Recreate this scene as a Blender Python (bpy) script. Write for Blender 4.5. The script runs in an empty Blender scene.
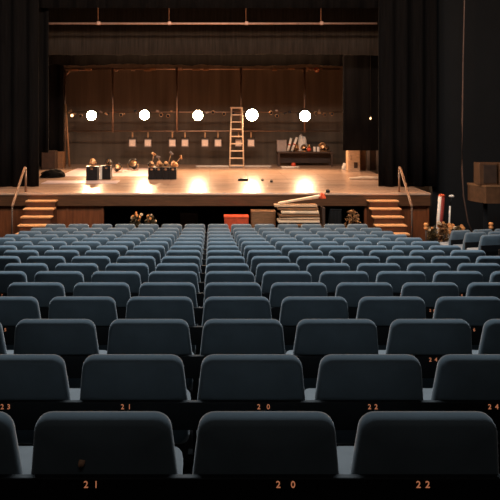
import bpy, bmesh, math, random
from mathutils import Vector, Matrix, Euler
random.seed(11)
SC = bpy.context.scene
COL = SC.collection
PI = math.pi
F, CX, CY = 720.0, 210.0, 113.0          # the camera's focal length and principal point

def at(px, py, d):
    return Vector(((px - CX) * d / F, d, -(py - CY) * d / F))

# ------------------------------------------------------------------ materials
def new_mat(name):
    m = bpy.data.materials.new(name); m.use_nodes = True
    nt = m.node_tree
    return m, nt, nt.nodes['Principled BSDF']

def solid(name, col, rough=0.6, metal=0.0, var=0.25, scale=14.0, bump=0.0, spec=0.5, stretch=(1, 1, 1)):
    m, nt, b = new_mat(name)
    tc = nt.nodes.new('ShaderNodeTexCoord'); mp = nt.nodes.new('ShaderNodeMapping')
    mp.inputs['Scale'].default_value = stretch
    nz = nt.nodes.new('ShaderNodeTexNoise'); nz.inputs['Scale'].default_value = scale; nz.inputs['Detail'].default_value = 4
    nt.links.new(tc.outputs['Object'], mp.inputs['Vector']); nt.links.new(mp.outputs['Vector'], nz.inputs['Vector'])
    rp = nt.nodes.new('ShaderNodeValToRGB')
    rp.color_ramp.elements[0].position = 0.3; rp.color_ramp.elements[1].position = 0.7
    rp.color_ramp.elements[0].color = [c * (1 - var) for c in col] + [1]
    rp.color_ramp.elements[1].color = [min(1, c * (1 + var)) for c in col] + [1]
    nt.links.new(nz.outputs['Fac'], rp.inputs['Fac']); nt.links.new(rp.outputs['Color'], b.inputs['Base Color'])
    b.inputs['Roughness'].default_value = rough; b.inputs['Metallic'].default_value = metal
    b.inputs['Specular IOR Level'].default_value = spec
    if bump:
        bp = nt.nodes.new('ShaderNodeBump'); bp.inputs['Strength'].default_value = bump; bp.inputs['Distance'].default_value = 0.01
        nt.links.new(nz.outputs['Fac'], bp.inputs['Height']); nt.links.new(bp.outputs['Normal'], b.inputs['Normal'])
    return m

def emit(name, col, strength):
    m, nt, b = new_mat(name)
    b.inputs['Base Color'].default_value = (*col, 1)
    b.inputs['Emission Color'].default_value = (*col, 1)
    b.inputs['Emission Strength'].default_value = strength
    return m

def fabric(name, col):
    m, nt, b = new_mat(name)
    tc = nt.nodes.new('ShaderNodeTexCoord')
    big = nt.nodes.new('ShaderNodeTexNoise'); big.inputs['Scale'].default_value = 5; big.inputs['Detail'].default_value = 3
    fine = nt.nodes.new('ShaderNodeTexNoise'); fine.inputs['Scale'].default_value = 420; fine.inputs['Detail'].default_value = 2
    nt.links.new(tc.outputs['Object'], big.inputs['Vector']); nt.links.new(tc.outputs['Object'], fine.inputs['Vector'])
    r = nt.nodes.new('ShaderNodeValToRGB')
    r.color_ramp.elements[0].position = 0.3; r.color_ramp.elements[1].position = 0.75
    r.color_ramp.elements[0].color = [c * 0.85 for c in col] + [1]; r.color_ramp.elements[1].color = [c * 1.12 for c in col] + [1]
    nt.links.new(big.outputs['Fac'], r.inputs['Fac']); nt.links.new(r.outputs['Color'], b.inputs['Base Color'])
    bp = nt.nodes.new('ShaderNodeBump'); bp.inputs['Strength'].default_value = 0.25; bp.inputs['Distance'].default_value = 0.002
    nt.links.new(fine.outputs['Fac'], bp.inputs['Height']); nt.links.new(bp.outputs['Normal'], b.inputs['Normal'])
    b.inputs['Roughness'].default_value = 0.9; b.inputs['Specular IOR Level'].default_value = 0.25
    b.inputs['Sheen Weight'].default_value = 0.9; b.inputs['Sheen Roughness'].default_value = 0.35
    return m

def planks(name, c1, c2, gap, rough, bw=2.4, rh=0.14, spec=0.5):
    m, nt, b = new_mat(name)
    tc = nt.nodes.new('ShaderNodeTexCoord')
    br = nt.nodes.new('ShaderNodeTexBrick'); br.inputs['Scale'].default_value = 1
    br.inputs['Color1'].default_value = (*c1, 1); br.inputs['Color2'].default_value = (*c2, 1); br.inputs['Mortar'].default_value = (*gap, 1)
    br.inputs['Brick Width'].default_value = bw; br.inputs['Row Height'].default_value = rh; br.inputs['Mortar Size'].default_value = 0.006
    nt.links.new(tc.outputs['Object'], br.inputs['Vector'])
    nz = nt.nodes.new('ShaderNodeTexNoise'); nz.inputs['Scale'].default_value = 1.3; nz.inputs['Detail'].default_value = 6
    mp = nt.nodes.new('ShaderNodeMapping'); mp.inputs['Scale'].default_value = (0.6, 3.0, 1)
    nt.links.new(tc.outputs['Object'], mp.inputs['Vector']); nt.links.new(mp.outputs['Vector'], nz.inputs['Vector'])
    mx = nt.nodes.new('ShaderNodeMix'); mx.data_type = 'RGBA'; mx.blend_type = 'MULTIPLY'; mx.inputs['Factor'].default_value = 0.6
    rp = nt.nodes.new('ShaderNodeValToRGB'); rp.color_ramp.elements[0].position = 0.32; rp.color_ramp.elements[1].position = 0.66
    rp.color_ramp.elements[0].color = (0.72, 0.69, 0.67, 1); rp.color_ramp.elements[1].color = (1, 1, 1, 1)
    nt.links.new(nz.outputs['Fac'], rp.inputs['Fac'])
    nt.links.new(br.outputs['Color'], mx.inputs['A']); nt.links.new(rp.outputs['Color'], mx.inputs['B'])
    nt.links.new(mx.outputs['Result'], b.inputs['Base Color'])
    mr = nt.nodes.new('ShaderNodeMapRange'); mr.inputs['To Min'].default_value = rough * 0.85; mr.inputs['To Max'].default_value = rough * 1.15
    nt.links.new(nz.outputs['Fac'], mr.inputs['Value']); nt.links.new(mr.outputs['Result'], b.inputs['Roughness'])
    b.inputs['Specular IOR Level'].default_value = spec
    return m

M = {}
M['fabric'] = fabric('blue_grey_fabric', (0.165, 0.207, 0.236))
M['cushion'] = fabric('pale_grey_fabric', (0.42, 0.42, 0.42))
M['steel'] = solid('black_steel', (0.006, 0.006, 0.007), 0.55, 0.0, 0.2)
M['number'] = emit('orange_number', (1.0, 0.36, 0.17), 0.33)
M['carpet'] = solid('dark_carpet', (0.009, 0.006, 0.006), 0.95, 0, 0.4, 40, 0.4, 0.1)
M['stage'] = planks('stage_boards', (0.58, 0.38, 0.265), (0.53, 0.345, 0.24), (0.38, 0.23, 0.15), 0.23)
M['apron'] = solid('apron_wood', (0.105, 0.043, 0.017), 0.5, 0, 0.25, 5, 0.05, 0.4, (0.6, 1, 6))
M['panel'] = solid('red_brown_panel', (0.19, 0.055, 0.017), 0.5, 0, 0.3, 4, 0.05, 0.4, (5, 1, 0.5))
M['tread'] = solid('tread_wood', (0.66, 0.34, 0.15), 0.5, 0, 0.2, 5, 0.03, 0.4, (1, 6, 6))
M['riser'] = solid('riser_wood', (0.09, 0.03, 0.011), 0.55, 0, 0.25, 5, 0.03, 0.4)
M['rail_wood'] = solid('handrail_wood', (0.22, 0.11, 0.06), 0.4, 0, 0.2, 8)
M['black_drape'] = solid('black_velour', (0.005, 0.0042, 0.004), 0.95, 0, 0.35, 3, 0.1, 0.1, (8, 8, 0.3))
M['brown_drape'] = solid('brown_black_serge', (0.042, 0.034, 0.027), 0.95, 0, 0.3, 3, 0.1, 0.1, (6, 6, 0.4))
M['dark_border'] = solid('dark_serge', (0.007, 0.006, 0.005), 0.95, 0, 0.3, 3, 0.1, 0.1, (6, 6, 0.4))
M['black_paint'] = solid('black_paint', (0.003, 0.0028, 0.0028), 0.9, 0, 0.3, 2)
M['wall_brown'] = solid('brown_wall', (0.14, 0.10, 0.068), 0.85, 0, 0.25, 1.2, 0.05, 0.3, (3, 1, 0.25))
M['pipe'] = solid('scaffold_pipe', (0.42, 0.27, 0.19), 0.35, 0.85, 0.2, 9)
M['pipe_pale'] = solid('pale_pipe', (0.6, 0.36, 0.27), 0.5, 0.3, 0.15, 9)
M['black_metal'] = solid('black_metal', (0.014, 0.013, 0.014), 0.38, 0.4, 0.3, 12)
M['copper'] = solid('worn_brass', (0.7, 0.4, 0.2), 0.3, 0.85, 0.3, 20)
M['lens'] = emit('lit_lens', (1.0, 0.72, 0.42), 90)
M['spark'] = emit('small_lit_bulb', (1.0, 0.6, 0.3), 3.5)
M['flood_front'] = solid('pale_reflector', (0.74, 0.56, 0.44), 0.5, 0.0, 0.15, 9)
M['grey_paint'] = solid('grey_paint', (0.3, 0.24, 0.21), 0.6, 0, 0.15, 9)
M['white'] = solid('off_white', (0.8, 0.72, 0.62), 0.6, 0, 0.08, 9)
M['reflection'] = solid('pale_reflection', (0.62, 0.47, 0.46), 0.4, 0, 0.12, 3)
M['pale_wood'] = solid('pale_wood', (0.62, 0.4, 0.24), 0.5, 0, 0.2, 6, 0.03, 0.4, (1, 8, 8))
M['bright_wood'] = solid('bright_pine', (0.8, 0.58, 0.38), 0.45, 0, 0.25, 6, 0.03, 0.4, (1, 8, 8))
M['mid_wood'] = solid('mid_wood', (0.24, 0.115, 0.05), 0.55, 0, 0.25, 6, 0.03, 0.4, (1, 8, 8))
M['speaker_wood'] = solid('speaker_wood', (0.12, 0.052, 0.022), 0.5, 0, 0.25, 6)
M['dark_wood'] = solid('dark_wood', (0.05, 0.025, 0.014), 0.6, 0, 0.25, 6)
M['red'] = solid('red_paint', (0.62, 0.07, 0.025), 0.45, 0, 0.15, 6)
M['orange_red'] = solid('orange_red_cloth', (0.55, 0.07, 0.02), 0.8, 0, 0.2, 10, 0.2)
M['leaf'] = solid('brown_green_leaf', (0.085, 0.055, 0.02), 0.6, 0, 0.5, 8)
M['dry_leaf'] = solid('dry_brown_leaf', (0.24, 0.12, 0.045), 0.6, 0, 0.4, 8)
M['dull_red'] = solid('dull_red', (0.3, 0.04, 0.03), 0.5, 0, 0.2, 6)
M['petal'] = solid('orange_petal', (0.95, 0.33, 0.10), 0.5, 0, 0.3, 20)
M['petal_pale'] = solid('pale_orange_petal', (0.95, 0.6, 0.35), 0.5, 0, 0.2, 20)
M['pot'] = solid('dark_pot', (0.05, 0.025, 0.02), 0.5, 0, 0.2, 8)
M['cable'] = solid('brown_cable', (0.1, 0.055, 0.038), 0.6, 0, 0.2, 8)
M['paper'] = solid('brown_sticker', (0.75, 0.4, 0.24), 0.6, 0, 0.2, 80)

# ------------------------------------------------------------------ mesh helpers
class MB:
    def __init__(s): s.bm = bmesh.new()
    def box(s, c, d, rot=None, bev=0.0):
        r = bmesh.ops.create_cube(s.bm, size=1.0)
        vs = r['verts']
        bmesh.ops.scale(s.bm, vec=Vector(d), verts=vs)
        if bev > 0:
            es = list({e for v in vs for e in v.link_edges})
            rr = bmesh.ops.bevel(s.bm, geom=vs + es, offset=bev, segments=2, affect='EDGES', profile=0.5)
            vs = rr['verts']
        m = Matrix.Translation(Vector(c))
        if rot is not None: m = m @ Euler(rot).to_matrix().to_4x4()
        bmesh.ops.transform(s.bm, matrix=m, verts=vs)
        return s
    def tube(s, pts, r, n=8, cap=True):
        pts = [Vector(p) for p in pts]; rings = []
        for i, p in enumerate(pts):
            a = pts[max(0, i - 1)]; b = pts[min(len(pts) - 1, i + 1)]
            t = (b - a).normalized()
            u = t.cross(Vector((0, 0, 1)))
            if u.length < 1e-3: u = t.cross(Vector((0, 1, 0)))
            u.normalize(); v = t.cross(u)
            rad = r[i] if isinstance(r, (list, tuple)) else r
            rings.append([s.bm.verts.new(p + rad * (math.cos(2 * PI * k / n) * u + math.sin(2 * PI * k / n) * v)) for k in range(n)])
        for a, b in zip(rings, rings[1:]):
            for k in range(n):
                f = s.bm.faces.new((a[k], a[(k + 1) % n], b[(k + 1) % n], b[k])); f.smooth = True
        if cap:
            s.bm.faces.new(list(reversed(rings[0]))); s.bm.faces.new(rings[-1])
        return s
    def lathe(s, prof, n=16, m=None):
        """prof: list of (radius, height) turned about z, then transformed by m"""
        rings = []
        for r, z in prof:
            rings.append([s.bm.verts.new((max(r, 1e-4) * math.cos(2 * PI * k / n), max(r, 1e-4) * math.sin(2 * PI * k / n), z)) for k in range(n)])
        for a, b in zip(rings, rings[1:]):
            for k in range(n):
                f = s.bm.faces.new((a[k], a[(k + 1) % n], b[(k + 1) % n], b[k])); f.smooth = True
        s.bm.faces.new(list(reversed(rings[0]))); s.bm.faces.new(rings[-1])
        if m is not None:
            bmesh.ops.transform(s.bm, matrix=m, verts=[v for q in rings for v in q])
        return s
    def build(s, name, mat, parent=None, loc=None, rot=None):
        bmesh.ops.recalc_face_normals(s.bm, faces=s.bm.faces[:])
        me = bpy.data.meshes.new(name); s.bm.to_mesh(me); s.bm.free()
        me.materials.append(mat)
        return link(name, me, parent, loc, rot)

def link(name, me, parent=None, loc=None, rot=None):
    o = bpy.data.objects.new(name, me); COL.objects.link(o)
    if parent is not None: o.parent = parent
    if loc is not None: o.location = loc
    if rot is not None: o.rotation_euler = rot
    return o

def tag(o, label, cat, group=None, kind=None):
    o['label'] = label; o['category'] = cat
    if group: o['group'] = group
    if kind: o['kind'] = kind
    return o

def thing(name, loc, label, cat, group=None, rot=(0, 0, 0)):
    o = bpy.data.objects.new(name, None); COL.objects.link(o)
    o.location = loc; o.rotation_euler = rot; o.empty_display_size = 0.1
    return tag(o, label, cat, group)

def struct(name, o, label=None, cat=None):
    o.name = name; o['kind'] = 'structure'
    if label: o['label'] = label
    if cat: o['category'] = cat
    return o

def copy_thing(src, loc, rot=None, parent=None):
    c = src.copy(); COL.objects.link(c)
    if parent is None:
        c.location = loc
        if rot is not None: c.rotation_euler = rot
    else:
        c.parent = parent
    for ch in list(src.children):
        copy_thing(ch, None, None, c)
    return c

def slab(x0, x1, y0, y1, z0, z1, bev=0.0):
    return MB().box(((x0 + x1) / 2, (y0 + y1) / 2, (z0 + z1) / 2), (x1 - x0, y1 - y0, z1 - z0), None, bev)

def drape(name, mat, x0, x1, z0, z1, y, amp, wave, parent=None, hem=0.0, thick=0.02, seed=0):
    """a hanging cloth with folds and real thickness"""
    rnd = random.Random(seed)
    n = max(8, int((x1 - x0) / wave * 8)); nz = 6
    bm = bmesh.new()
    ph = [rnd.uniform(-0.9, 0.9) for _ in range(n + 1)]
    hm = [0.0]
    for i in range(n): hm.append(hm[-1] * 0.85 + rnd.uniform(-hem, hem))
    def pt(i, j, back):
        x = x0 + (x1 - x0) * i / n; t = j / nz
        yy = y + amp * (0.7 + 0.3 * (1 - t)) * math.sin(2 * PI * (x - x0) / wave + 0.5 * ph[i]) + amp * 0.4 * math.sin(2 * PI * (x - x0) / (wave * 2.7) + 1)
        return Vector((x, yy + (thick if back else 0), (z0 + hm[i]) * (1 - t) + z1 * t))
    G = [[[bm.verts.new(pt(i, j, b)) for j in range(nz + 1)] for i in range(n + 1)] for b in (0, 1)]
    for b in (0, 1):
        for i in range(n):
            for j in range(nz):
                q = (G[b][i][j], G[b][i + 1][j], G[b][i + 1][j + 1], G[b][i][j + 1])
                f = bm.faces.new(q if b == 0 else tuple(reversed(q))); f.smooth = True
    for i in range(n):
        bm.faces.new((G[0][i][0], G[1][i][0], G[1][i + 1][0], G[0][i + 1][0]))
        bm.faces.new((G[0][i][nz], G[0][i + 1][nz], G[1][i + 1][nz], G[1][i][nz]))
    for j in range(nz):
        bm.faces.new((G[0][0][j], G[0][0][j + 1], G[1][0][j + 1], G[1][0][j]))
        bm.faces.new((G[0][n][j], G[1][n][j], G[1][n][j + 1], G[0][n][j + 1]))
    bmesh.ops.recalc_face_normals(bm, faces=bm.faces[:])
    me = bpy.data.meshes.new(name); bm.to_mesh(me); bm.free(); me.materials.append(mat)
    return link(name, me, parent)

# ------------------------------------------------------------------ the rows of seats: where they stand
TOPS = [412.3, 354.0, 318.2, 295.6, 281.4, 270.2, 262.3, 255.2, 249.2, 244.6, 240.5, 236.9, 233.6, 230.4, 227.2, 223.4]
DEP = [2.444 + 0.88 * i + 0.005 * i * i for i in range(16)]
PITCH = 0.556
OFF = -0.149
SEAT_H = 0.80
ZTOP = [-(y - CY) * d / F for y, d in zip(TOPS, DEP)]
ZF = [z - SEAT_H for z in ZTOP]
STAGE_Z = -2.056
PIT_Z = ZF[-1] - 0.03

# ------------------------------------------------------------------ setting
mb = MB()
edges = [-3.2] + [DEP[i] - 0.28 for i in range(16)] + [17.62]
zs = [ZF[0] + 0.1] + ZF
for i, z in enumerate(zs):
    a, b = edges[i], edges[i + 1]
    mb.box((0, (a + b) / 2, z - 0.3), (18.4, b - a, 0.6))
mb.box((0, (17.62 + 29.6) / 2, PIT_Z - 0.3), (18.4, 29.6 - 17.62, 0.6))
struct('floor', mb.build('floor', M['carpet']))
struct('ceiling', slab(-9.2, 9.2, -3.2, 29.6, 7.0, 7.2).build('ceiling', M['black_paint']))
struct('wall_left', slab(-9.2, -9.0, -3.2, 29.6, -4.2, 7.0).build('wall_left', M['black_paint']))
struct('wall_right', slab(9.0, 9.2, -3.2, 29.6, -4.2, 7.0).build('wall_right', M['black_paint']))
struct('wall_rear', slab(-9.2, 9.2, -3.4, -3.2, -4.2, 7.0).build('wall_rear', M['black_paint']))
struct('wall_back', slab(-9.0, 9.0, 29.0, 29.4, -4.2, 7.0).build('wall_back', M['wall_brown']))
struct('wall_proscenium_right', slab(6.25, 9.0, 20.25, 20.5, -4.0, 7.0).build('wall_proscenium_right', M['black_paint']))
struct('wall_proscenium_left', slab(-9.0, -6.25, 20.25, 20.5, -4.0, 7.0).build('wall_proscenium_left', M['black_paint']))
# stage: boards, the overhanging lip, front panels and the dark store under it
SF = 18.5
struct('floor_stage', slab(-7.4, 5.68, SF, 29.0, STAGE_Z - 0.06, STAGE_Z, 0.012).build('floor_stage', M['stage']))
struct('trim_apron', slab(-7.39, 5.67, SF + 0.03, SF + 0.3, STAGE_Z - 0.335, STAGE_Z - 0.062).build('trim_apron', M['apron']))
XL, XR = at(104, 0, 18.7).x, at(364, 0, 18.7).x
def panel_wall(x0, x1):
    b = slab(x0, x1, SF + 0.14, SF + 0.24, PIT_Z, STAGE_Z - 0.337)
    n = max(1, round((x1 - x0) / 0.85))
    for i in range(n + 1):
        x = x0 + 0.03 + (x1 - x0 - 0.06) * i / n
        b.box((x, SF + 0.125, (PIT_Z + STAGE_Z - 0.337) / 2), (0.05, 0.03, STAGE_Z - 0.337 - PIT_Z - 0.01))
    return b
struct('wall_stage_front_left', panel_wall(-7.39, XL).build('wall_stage_front_left', M['panel']))
struct('wall_stage_front_right', panel_wall(XR, 5.67).build('wall_stage_front_right', M['panel']))
struct('wall_stage_store', slab(XL - 0.3, XR + 0.3, 21.0, 21.1, PIT_Z, STAGE_Z - 0.07).build('wall_stage_store', M['black_paint']))

# ------------------------------------------------------------------ theatre seats
def rounded_outline(hw0, hw1, h, r, seg=5, knee=0.0):
    """trapezoid, half width hw0 at the foot, hw1 at the top, rounded corners"""
    cs = [(-hw0, 0), (hw0, 0), (hw1, h), (-hw1, h)]; rs = [r] * 4
    if knee:                                   # straight up to the knee, then tapering to the top
        cs = [(-hw0, 0), (hw0, 0), (hw0, h * knee), (hw1, h), (-hw1, h), (-hw0, h * knee)]; rs = [r, r, 0.5, r, r, 0.5]
    out = []
    N = len(cs)
    for i in range(N):
        r = rs[i]
        p = Vector(cs[i]); a = (Vector(cs[i - 1]) - p).normalized(); b = (Vector(cs[(i + 1) % N]) - p).normalized()
        ang = a.angle(b); t = r / math.tan(ang / 2)
        c = p + (a + b).normalized() * (r / math.sin(ang / 2))
        s, e = p + a * t - c, p + b * t - c
        a0 = math.atan2(s.y, s.x); a1 = math.atan2(e.y, e.x)
        while a1 < a0: a1 += 2 * PI
        for k in range(seg + 1):
            q = a0 + (a1 - a0) * k / seg
            out.append(c + r * Vector((math.cos(q), math.sin(q))))
    return out

def pad(hw0, hw1, h, r, thick, round_, bulge, xf, knee=0.0):
    """a stuffed pad; xf(u, v, w) places a point"""
    bm = bmesh.new()
    q = round_
    prof = [(0.10, -bulge), (q, 0.0), (q * 0.45, thick * 0.06), (q * 0.12, thick * 0.2), (0, thick * 0.4),
            (0, thick * 0.6), (q * 0.12, thick * 0.8), (q * 0.45, thick * 0.94), (q, thick), (0.10, thick + bulge)]
    rings = []
    for ins, w in prof:
        o = rounded_outline(hw0 - ins, hw1 - ins, h - 2 * ins, max(r - ins, 0.012), 5, knee)
        rings.append([bm.verts.new(xf(p.x, p.y + ins, w)) for p in o])
    n = len(rings[0])
    for a, b in zip(rings, rings[1:]):
        for k in range(n):
            f = bm.faces.new((a[k], a[(k + 1) % n], b[(k + 1) % n], b[k])); f.smooth = True
    for ring in (rings[0], rings[-1]):
        f = bm.faces.new(ring); f.smooth = True
    bmesh.ops.recalc_face_normals(bm, faces=bm.faces[:])
    return bm

TILT = math.radians(11)
BH = 0.44
def back_xf(u, v, w):
    # foot at local y=+0.085, top at y=0, leaning to the viewer
    top_v = BH
    y = (top_v - v) * math.sin(TILT) + w * math.cos(TILT) - 0.01 * (1 - min(1, (u / 0.25) ** 2)) * 0.6
    z = SEAT_H - (top_v - v) * math.cos(TILT) + w * math.sin(TILT) - 0.030
    return (u, y, z)
def seat_xf(u, v, w):
    return (u, 0.10 + v, 0.325 + w + 0.03 * v)

def make_seat():
    root = bpy.data.objects.new('theatre_seat', None); COL.objects.link(root); root.empty_display_size = 0.1
    for nm, bm, mt in (('backrest', pad(0.259, 0.231, BH, 0.06, 0.078, 0.021, 0.004, back_xf, 0.42), M['fabric']),
                       ('seat_cushion', pad(0.262, 0.258, 0.46, 0.05, 0.10, 0.028, 0.004, seat_xf), M['cushion'])):
        me = bpy.data.meshes.new(nm); bm.to_mesh(me); bm.free(); me.materials.append(mt); link(nm, me, root)
    MB().box((0, 0.33, 0.318), (0.4, 0.34, 0.03), None, 0.008).build('seat_pan', M['steel'], root)
    for s in (-1, 1):
        l = MB()
        l.tube([(s * 0.17, 0.22, 0.012), (s * 0.17, 0.22, 0.31)], 0.02, 8)
        l.box((s * 0.17, 0.24, 0.007), (0.06, 0.2, 0.014))
        l.tube([(s * 0.17, 0.22, 0.27), (s * 0.17, 0.13, 0.34), (s * 0.17, 0.13, 0.42)], 0.014, 6)
        l.build('leg', M['steel'], root)
    return root

ORD = ['zeroth', 'first', 'second', 'third', 'fourth', 'fifth', 'sixth', 'seventh', 'eighth', 'ninth', 'tenth', 'eleventh', 'twelfth',
       'thirteenth', 'fourteenth', 'fifteenth', 'sixteenth']
proto = make_seat(); used = False
def place_seat(loc, rot, label, group):
    global used
    if not used:
        o = proto; o.location = loc; o.rotation_euler = rot; used = True
    else:
        o = copy_thing(proto, loc, rot)
    return tag(o, label, 'theatre seat', group)

def row_phrase(i):
    if i == 0: return 'the nearest row'
    if i == 15: return 'the front row by the stage'
    return 'the %s row from the camera' % ORD[i + 1]

def digit_mesh(ch, size):
    """one number character as a thin raised sign, centred on the origin, facing the viewer (-y)"""
    cu = bpy.data.curves.new('t', 'FONT'); cu.body = ch; cu.size = size * 1.42; cu.align_x = 'CENTER'; cu.extrude = 0.0012; cu.resolution_u = 3
    o = bpy.data.objects.new('t', cu); COL.objects.link(o)
    dg = bpy.context.evaluated_depsgraph_get()
    me = bpy.data.meshes.new_from_object(o.evaluated_get(dg))
    me.transform(Matrix.Translation((0, 0, -size / 2)) @ Matrix.Rotation(PI / 2, 4, 'X'))
    bpy.data.objects.remove(o); bpy.data.curves.remove(cu)
    me.name = 'digit'; me.materials.clear(); me.materials.append(M['number'])
    return me

NUM = {-4: '27', -3: '25', -2: '23', -1: '21', 0: '20', 1: '22', 2: '24', 3: '26', 4: '28'}
SPECIAL = {  # (row, seat): (sideways offset, gap between the characters)
    (0, -1): (-0.042, 0.034), (0, 0): (0.061, 0.05), (0, 1): (-0.03, 0.031),
    (1, -2): (-0.027, 0.03), (1, -1): (-0.027, 0.032), (1, 0): (0.052, 0.044), (1, 1): (0.0, 0.03), (1, 2): (0.0, 0.033)}
num_mesh = {}; plate_mesh = None
RAIL_TOP, RAIL_H = SEAT_H - 0.222, 0.13
for i in range(16):
    PITCH = 0.543 if i == 15 else 0.556
    d = DEP[i]; pp = PITCH * F / d
    ks = [k for k in range(-7, 7) if CX + (k + OFF + 0.03) * pp < 498 and CX + (k + OFF + 0.97) * pp > 2]
    for n, k in enumerate(ks):
        x = (k + OFF + 0.5) * PITCH - (0.008 if (i, k) == (0, -1) else 0)
        if i == 0:
            spec = {-2: 'cut off by the left edge of the picture', 2: 'cut off by the right edge of the picture',
                    -1: 'with a small oval brown sticker on its back', 0: 'above the orange number 20', 1: 'above the orange number 22'}[k]
            lab = 'blue-grey theatre seat in the nearest row, ' + spec
        elif n == 0:
            lab = 'blue-grey theatre seat at the left end of ' + row_phrase(i)
        elif n == len(ks) - 1:
            lab = 'blue-grey theatre seat at the right end of ' + row_phrase(i)
        else:
            lab = 'blue-grey theatre seat, %s from left in %s' % (ORD[n + 1], row_phrase(i))
        place_seat((x, d, ZF[i]), (0, 0, 0), lab, 'theatre seats of the main block')
    # the black rail along the backs of the row
    x0 = (max(-7, ks[0] - 1) + OFF) * PITCH + 0.02; x1 = (min(6, ks[-1] + 1) + OFF + 1) * PITCH - 0.03
    rail = thing('seat_rail', ((x0 + x1) / 2, d, ZF[i]),
                 'black rail along the seat backs of ' + row_phrase(i), 'rail', 'rails behind the seat rows')
    L = x1 - x0
    yb = 0.0 if i else -0.0
    MB().box((0, 0.012, RAIL_TOP - RAIL_H / 2), (L, 0.03, RAIL_H), None, 0.004).build('beam', M['steel'], rail)
    k0 = max(-7, ks[0] - 1)
    npost = (min(6, ks[-1] + 1) - k0 + 1)
    for q in range(0, npost + 1, 2):
        xx = min(max((k0 + OFF + q) * PITCH, x0 + 0.04), x1 - 0.04) - (x0 + x1) / 2
        p = MB().box((xx, 0.012, (RAIL_TOP - RAIL_H) / 2), (0.035, 0.028, RAIL_TOP - RAIL_H)); p.box((xx, 0.012, 0.006), (0.09, 0.07, 0.012))
        p.build('post', M['steel'], rail)
    if i <= 6:
        for k in ks:
            if k not in NUM: continue
            off, gap = SPECIAL.get((i, k), (0.0, 0.033))
            xx = (k + OFF + 0.5) * PITCH + off
            zz = RAIL_TOP - (0.019 if i == 0 else 0.0185)
            if plate_mesh is None:
                pl = MB().box((0, 0, 0), (0.084, 0.003, 0.034), None, 0.001).build('number_plate', M['steel'], rail); plate_mesh = pl.data
            else:
                pl = link('number_plate', plate_mesh, rail)
            pl.location = (xx - (x0 + x1) / 2, -0.0045, zz)
            pl['label'] = 'number plate reading ' + NUM[k]
            for q, ch in enumerate(NUM[k]):
                if ch not in num_mesh: num_mesh[ch] = digit_mesh(ch, 0.023)
                link('digit', num_mesh[ch], pl, ((q - 0.5) * gap, -0.0027, 0))
# the oval sticker on one back
zc = at(80, 467, 2.43)
st = MB().lathe([(0.0005, 0), (0.011, 0), (0.011, 0.002), (0.0005, 0.002)], 16, Matrix.Rotation(PI / 2, 4, 'X') @ Matrix.Diagonal((1, 1.75, 1, 1)))
bkids = [o for o in bpy.data.objects if o.get('label', '').endswith('oval brown sticker on its back')]
so = st.build('sticker', M['paper'], bkids[0], (zc.x - bkids[0].location.x, 0.0195, zc.z - ZF[0]), (-TILT, 0.35, 0))
so['label'] = 'oval brown sticker'

# side block at the right, turned towards the stage
ANG = math.radians(12)
sx = 5.60
for r, (dd, ty) in enumerate(((16.0, 229.6), (15.12, 231.5), (14.24, 234.0), (13.36, 237.0))):
    zt = -(ty - CY) * dd / F
    for c in range(3):
        x = sx + c * PITCH * math.cos(ANG); y = dd + c * PITCH * math.sin(ANG)
        px = CX + x * F / y
        if px - 13 > 497: continue
        rowname = ['front row', 'second row', 'third row', 'fourth row'][r]
        lab = 'blue theatre seat turned inward at far right, %s of side block, %s' % (rowname, ['aisle end', 'second along', 'third along'][c])
        place_seat((x, y, zt - SEAT_H), (0, 0, ANG), lab, 'angled seats at far right')
for r, (dd, ty) in enumerate(((16.0, 229.6), (15.12, 231.5), (14.24, 234.0), (13.36, 237.0))):
    z = -(ty - CY) * dd / F - SEAT_H
    rail = thing('seat_rail', (sx, dd, z), 'black rail along the seat backs of the angled side block, %s' % ['front row', 'second row', 'third row', 'fourth row'][r], 'rail', 'rails behind the seat rows', (0, 0, ANG))
    MB().box((0.55, 0.012, RAIL_TOP - RAIL_H / 2), (1.62, 0.03, RAIL_H), None, 0.004).build('beam', M['steel'], rail)
    for xx in (-0.23, 0.55, 1.33):
        p = MB().box((xx, 0.012, (RAIL_TOP - RAIL_H) / 2), (0.035, 0.028, RAIL_TOP - RAIL_H)); p.box((xx, 0.012, 0.006), (0.09, 0.07, 0.012))
        p.build('post', M['steel'], rail)
# stepped platform under the side block
pm = MB()
for r, (dd, ty) in enumerate(((16.0, 229.6), (15.12, 231.5), (14.24, 234.0), (13.36, 237.0))):
    z = -(ty - CY) * dd / F - SEAT_H
    bz = -4.0
    pm.box((sx + 1.55, dd + 0.35, (z + bz) / 2), (3.9, 0.88, z - bz))
struct('floor_side_block', pm.build('floor_side_block', M['carpet']))

# ------------------------------------------------------------------ stage stairs and handrails
def stairs(px0, px1, label):
    d0 = 18.25
    x0, x1 = at(px0, 0, d0).x, at(px1, 0, d0).x
    root = thing('stage_stairs', ((x0 + x1) / 2, SF, PIT_Z), label, 'stairs', 'stairs up to the stage')
    w = x1 - x0; H = STAGE_Z - PIT_Z; n = 7; rise = H / (n + 1)
    for k in range(n):
        z = H - rise * (k + 1); y = -0.25 * k
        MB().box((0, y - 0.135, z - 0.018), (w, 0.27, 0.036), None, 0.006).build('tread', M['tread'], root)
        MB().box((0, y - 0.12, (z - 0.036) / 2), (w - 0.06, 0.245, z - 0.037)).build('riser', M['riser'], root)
    return root
stairs(25.5, 56, 'wooden steps up to the stage at the left, beside the handrail')
stairs(368.5, 399, 'wooden steps up to the stage at the right, beside the handrail')

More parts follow.
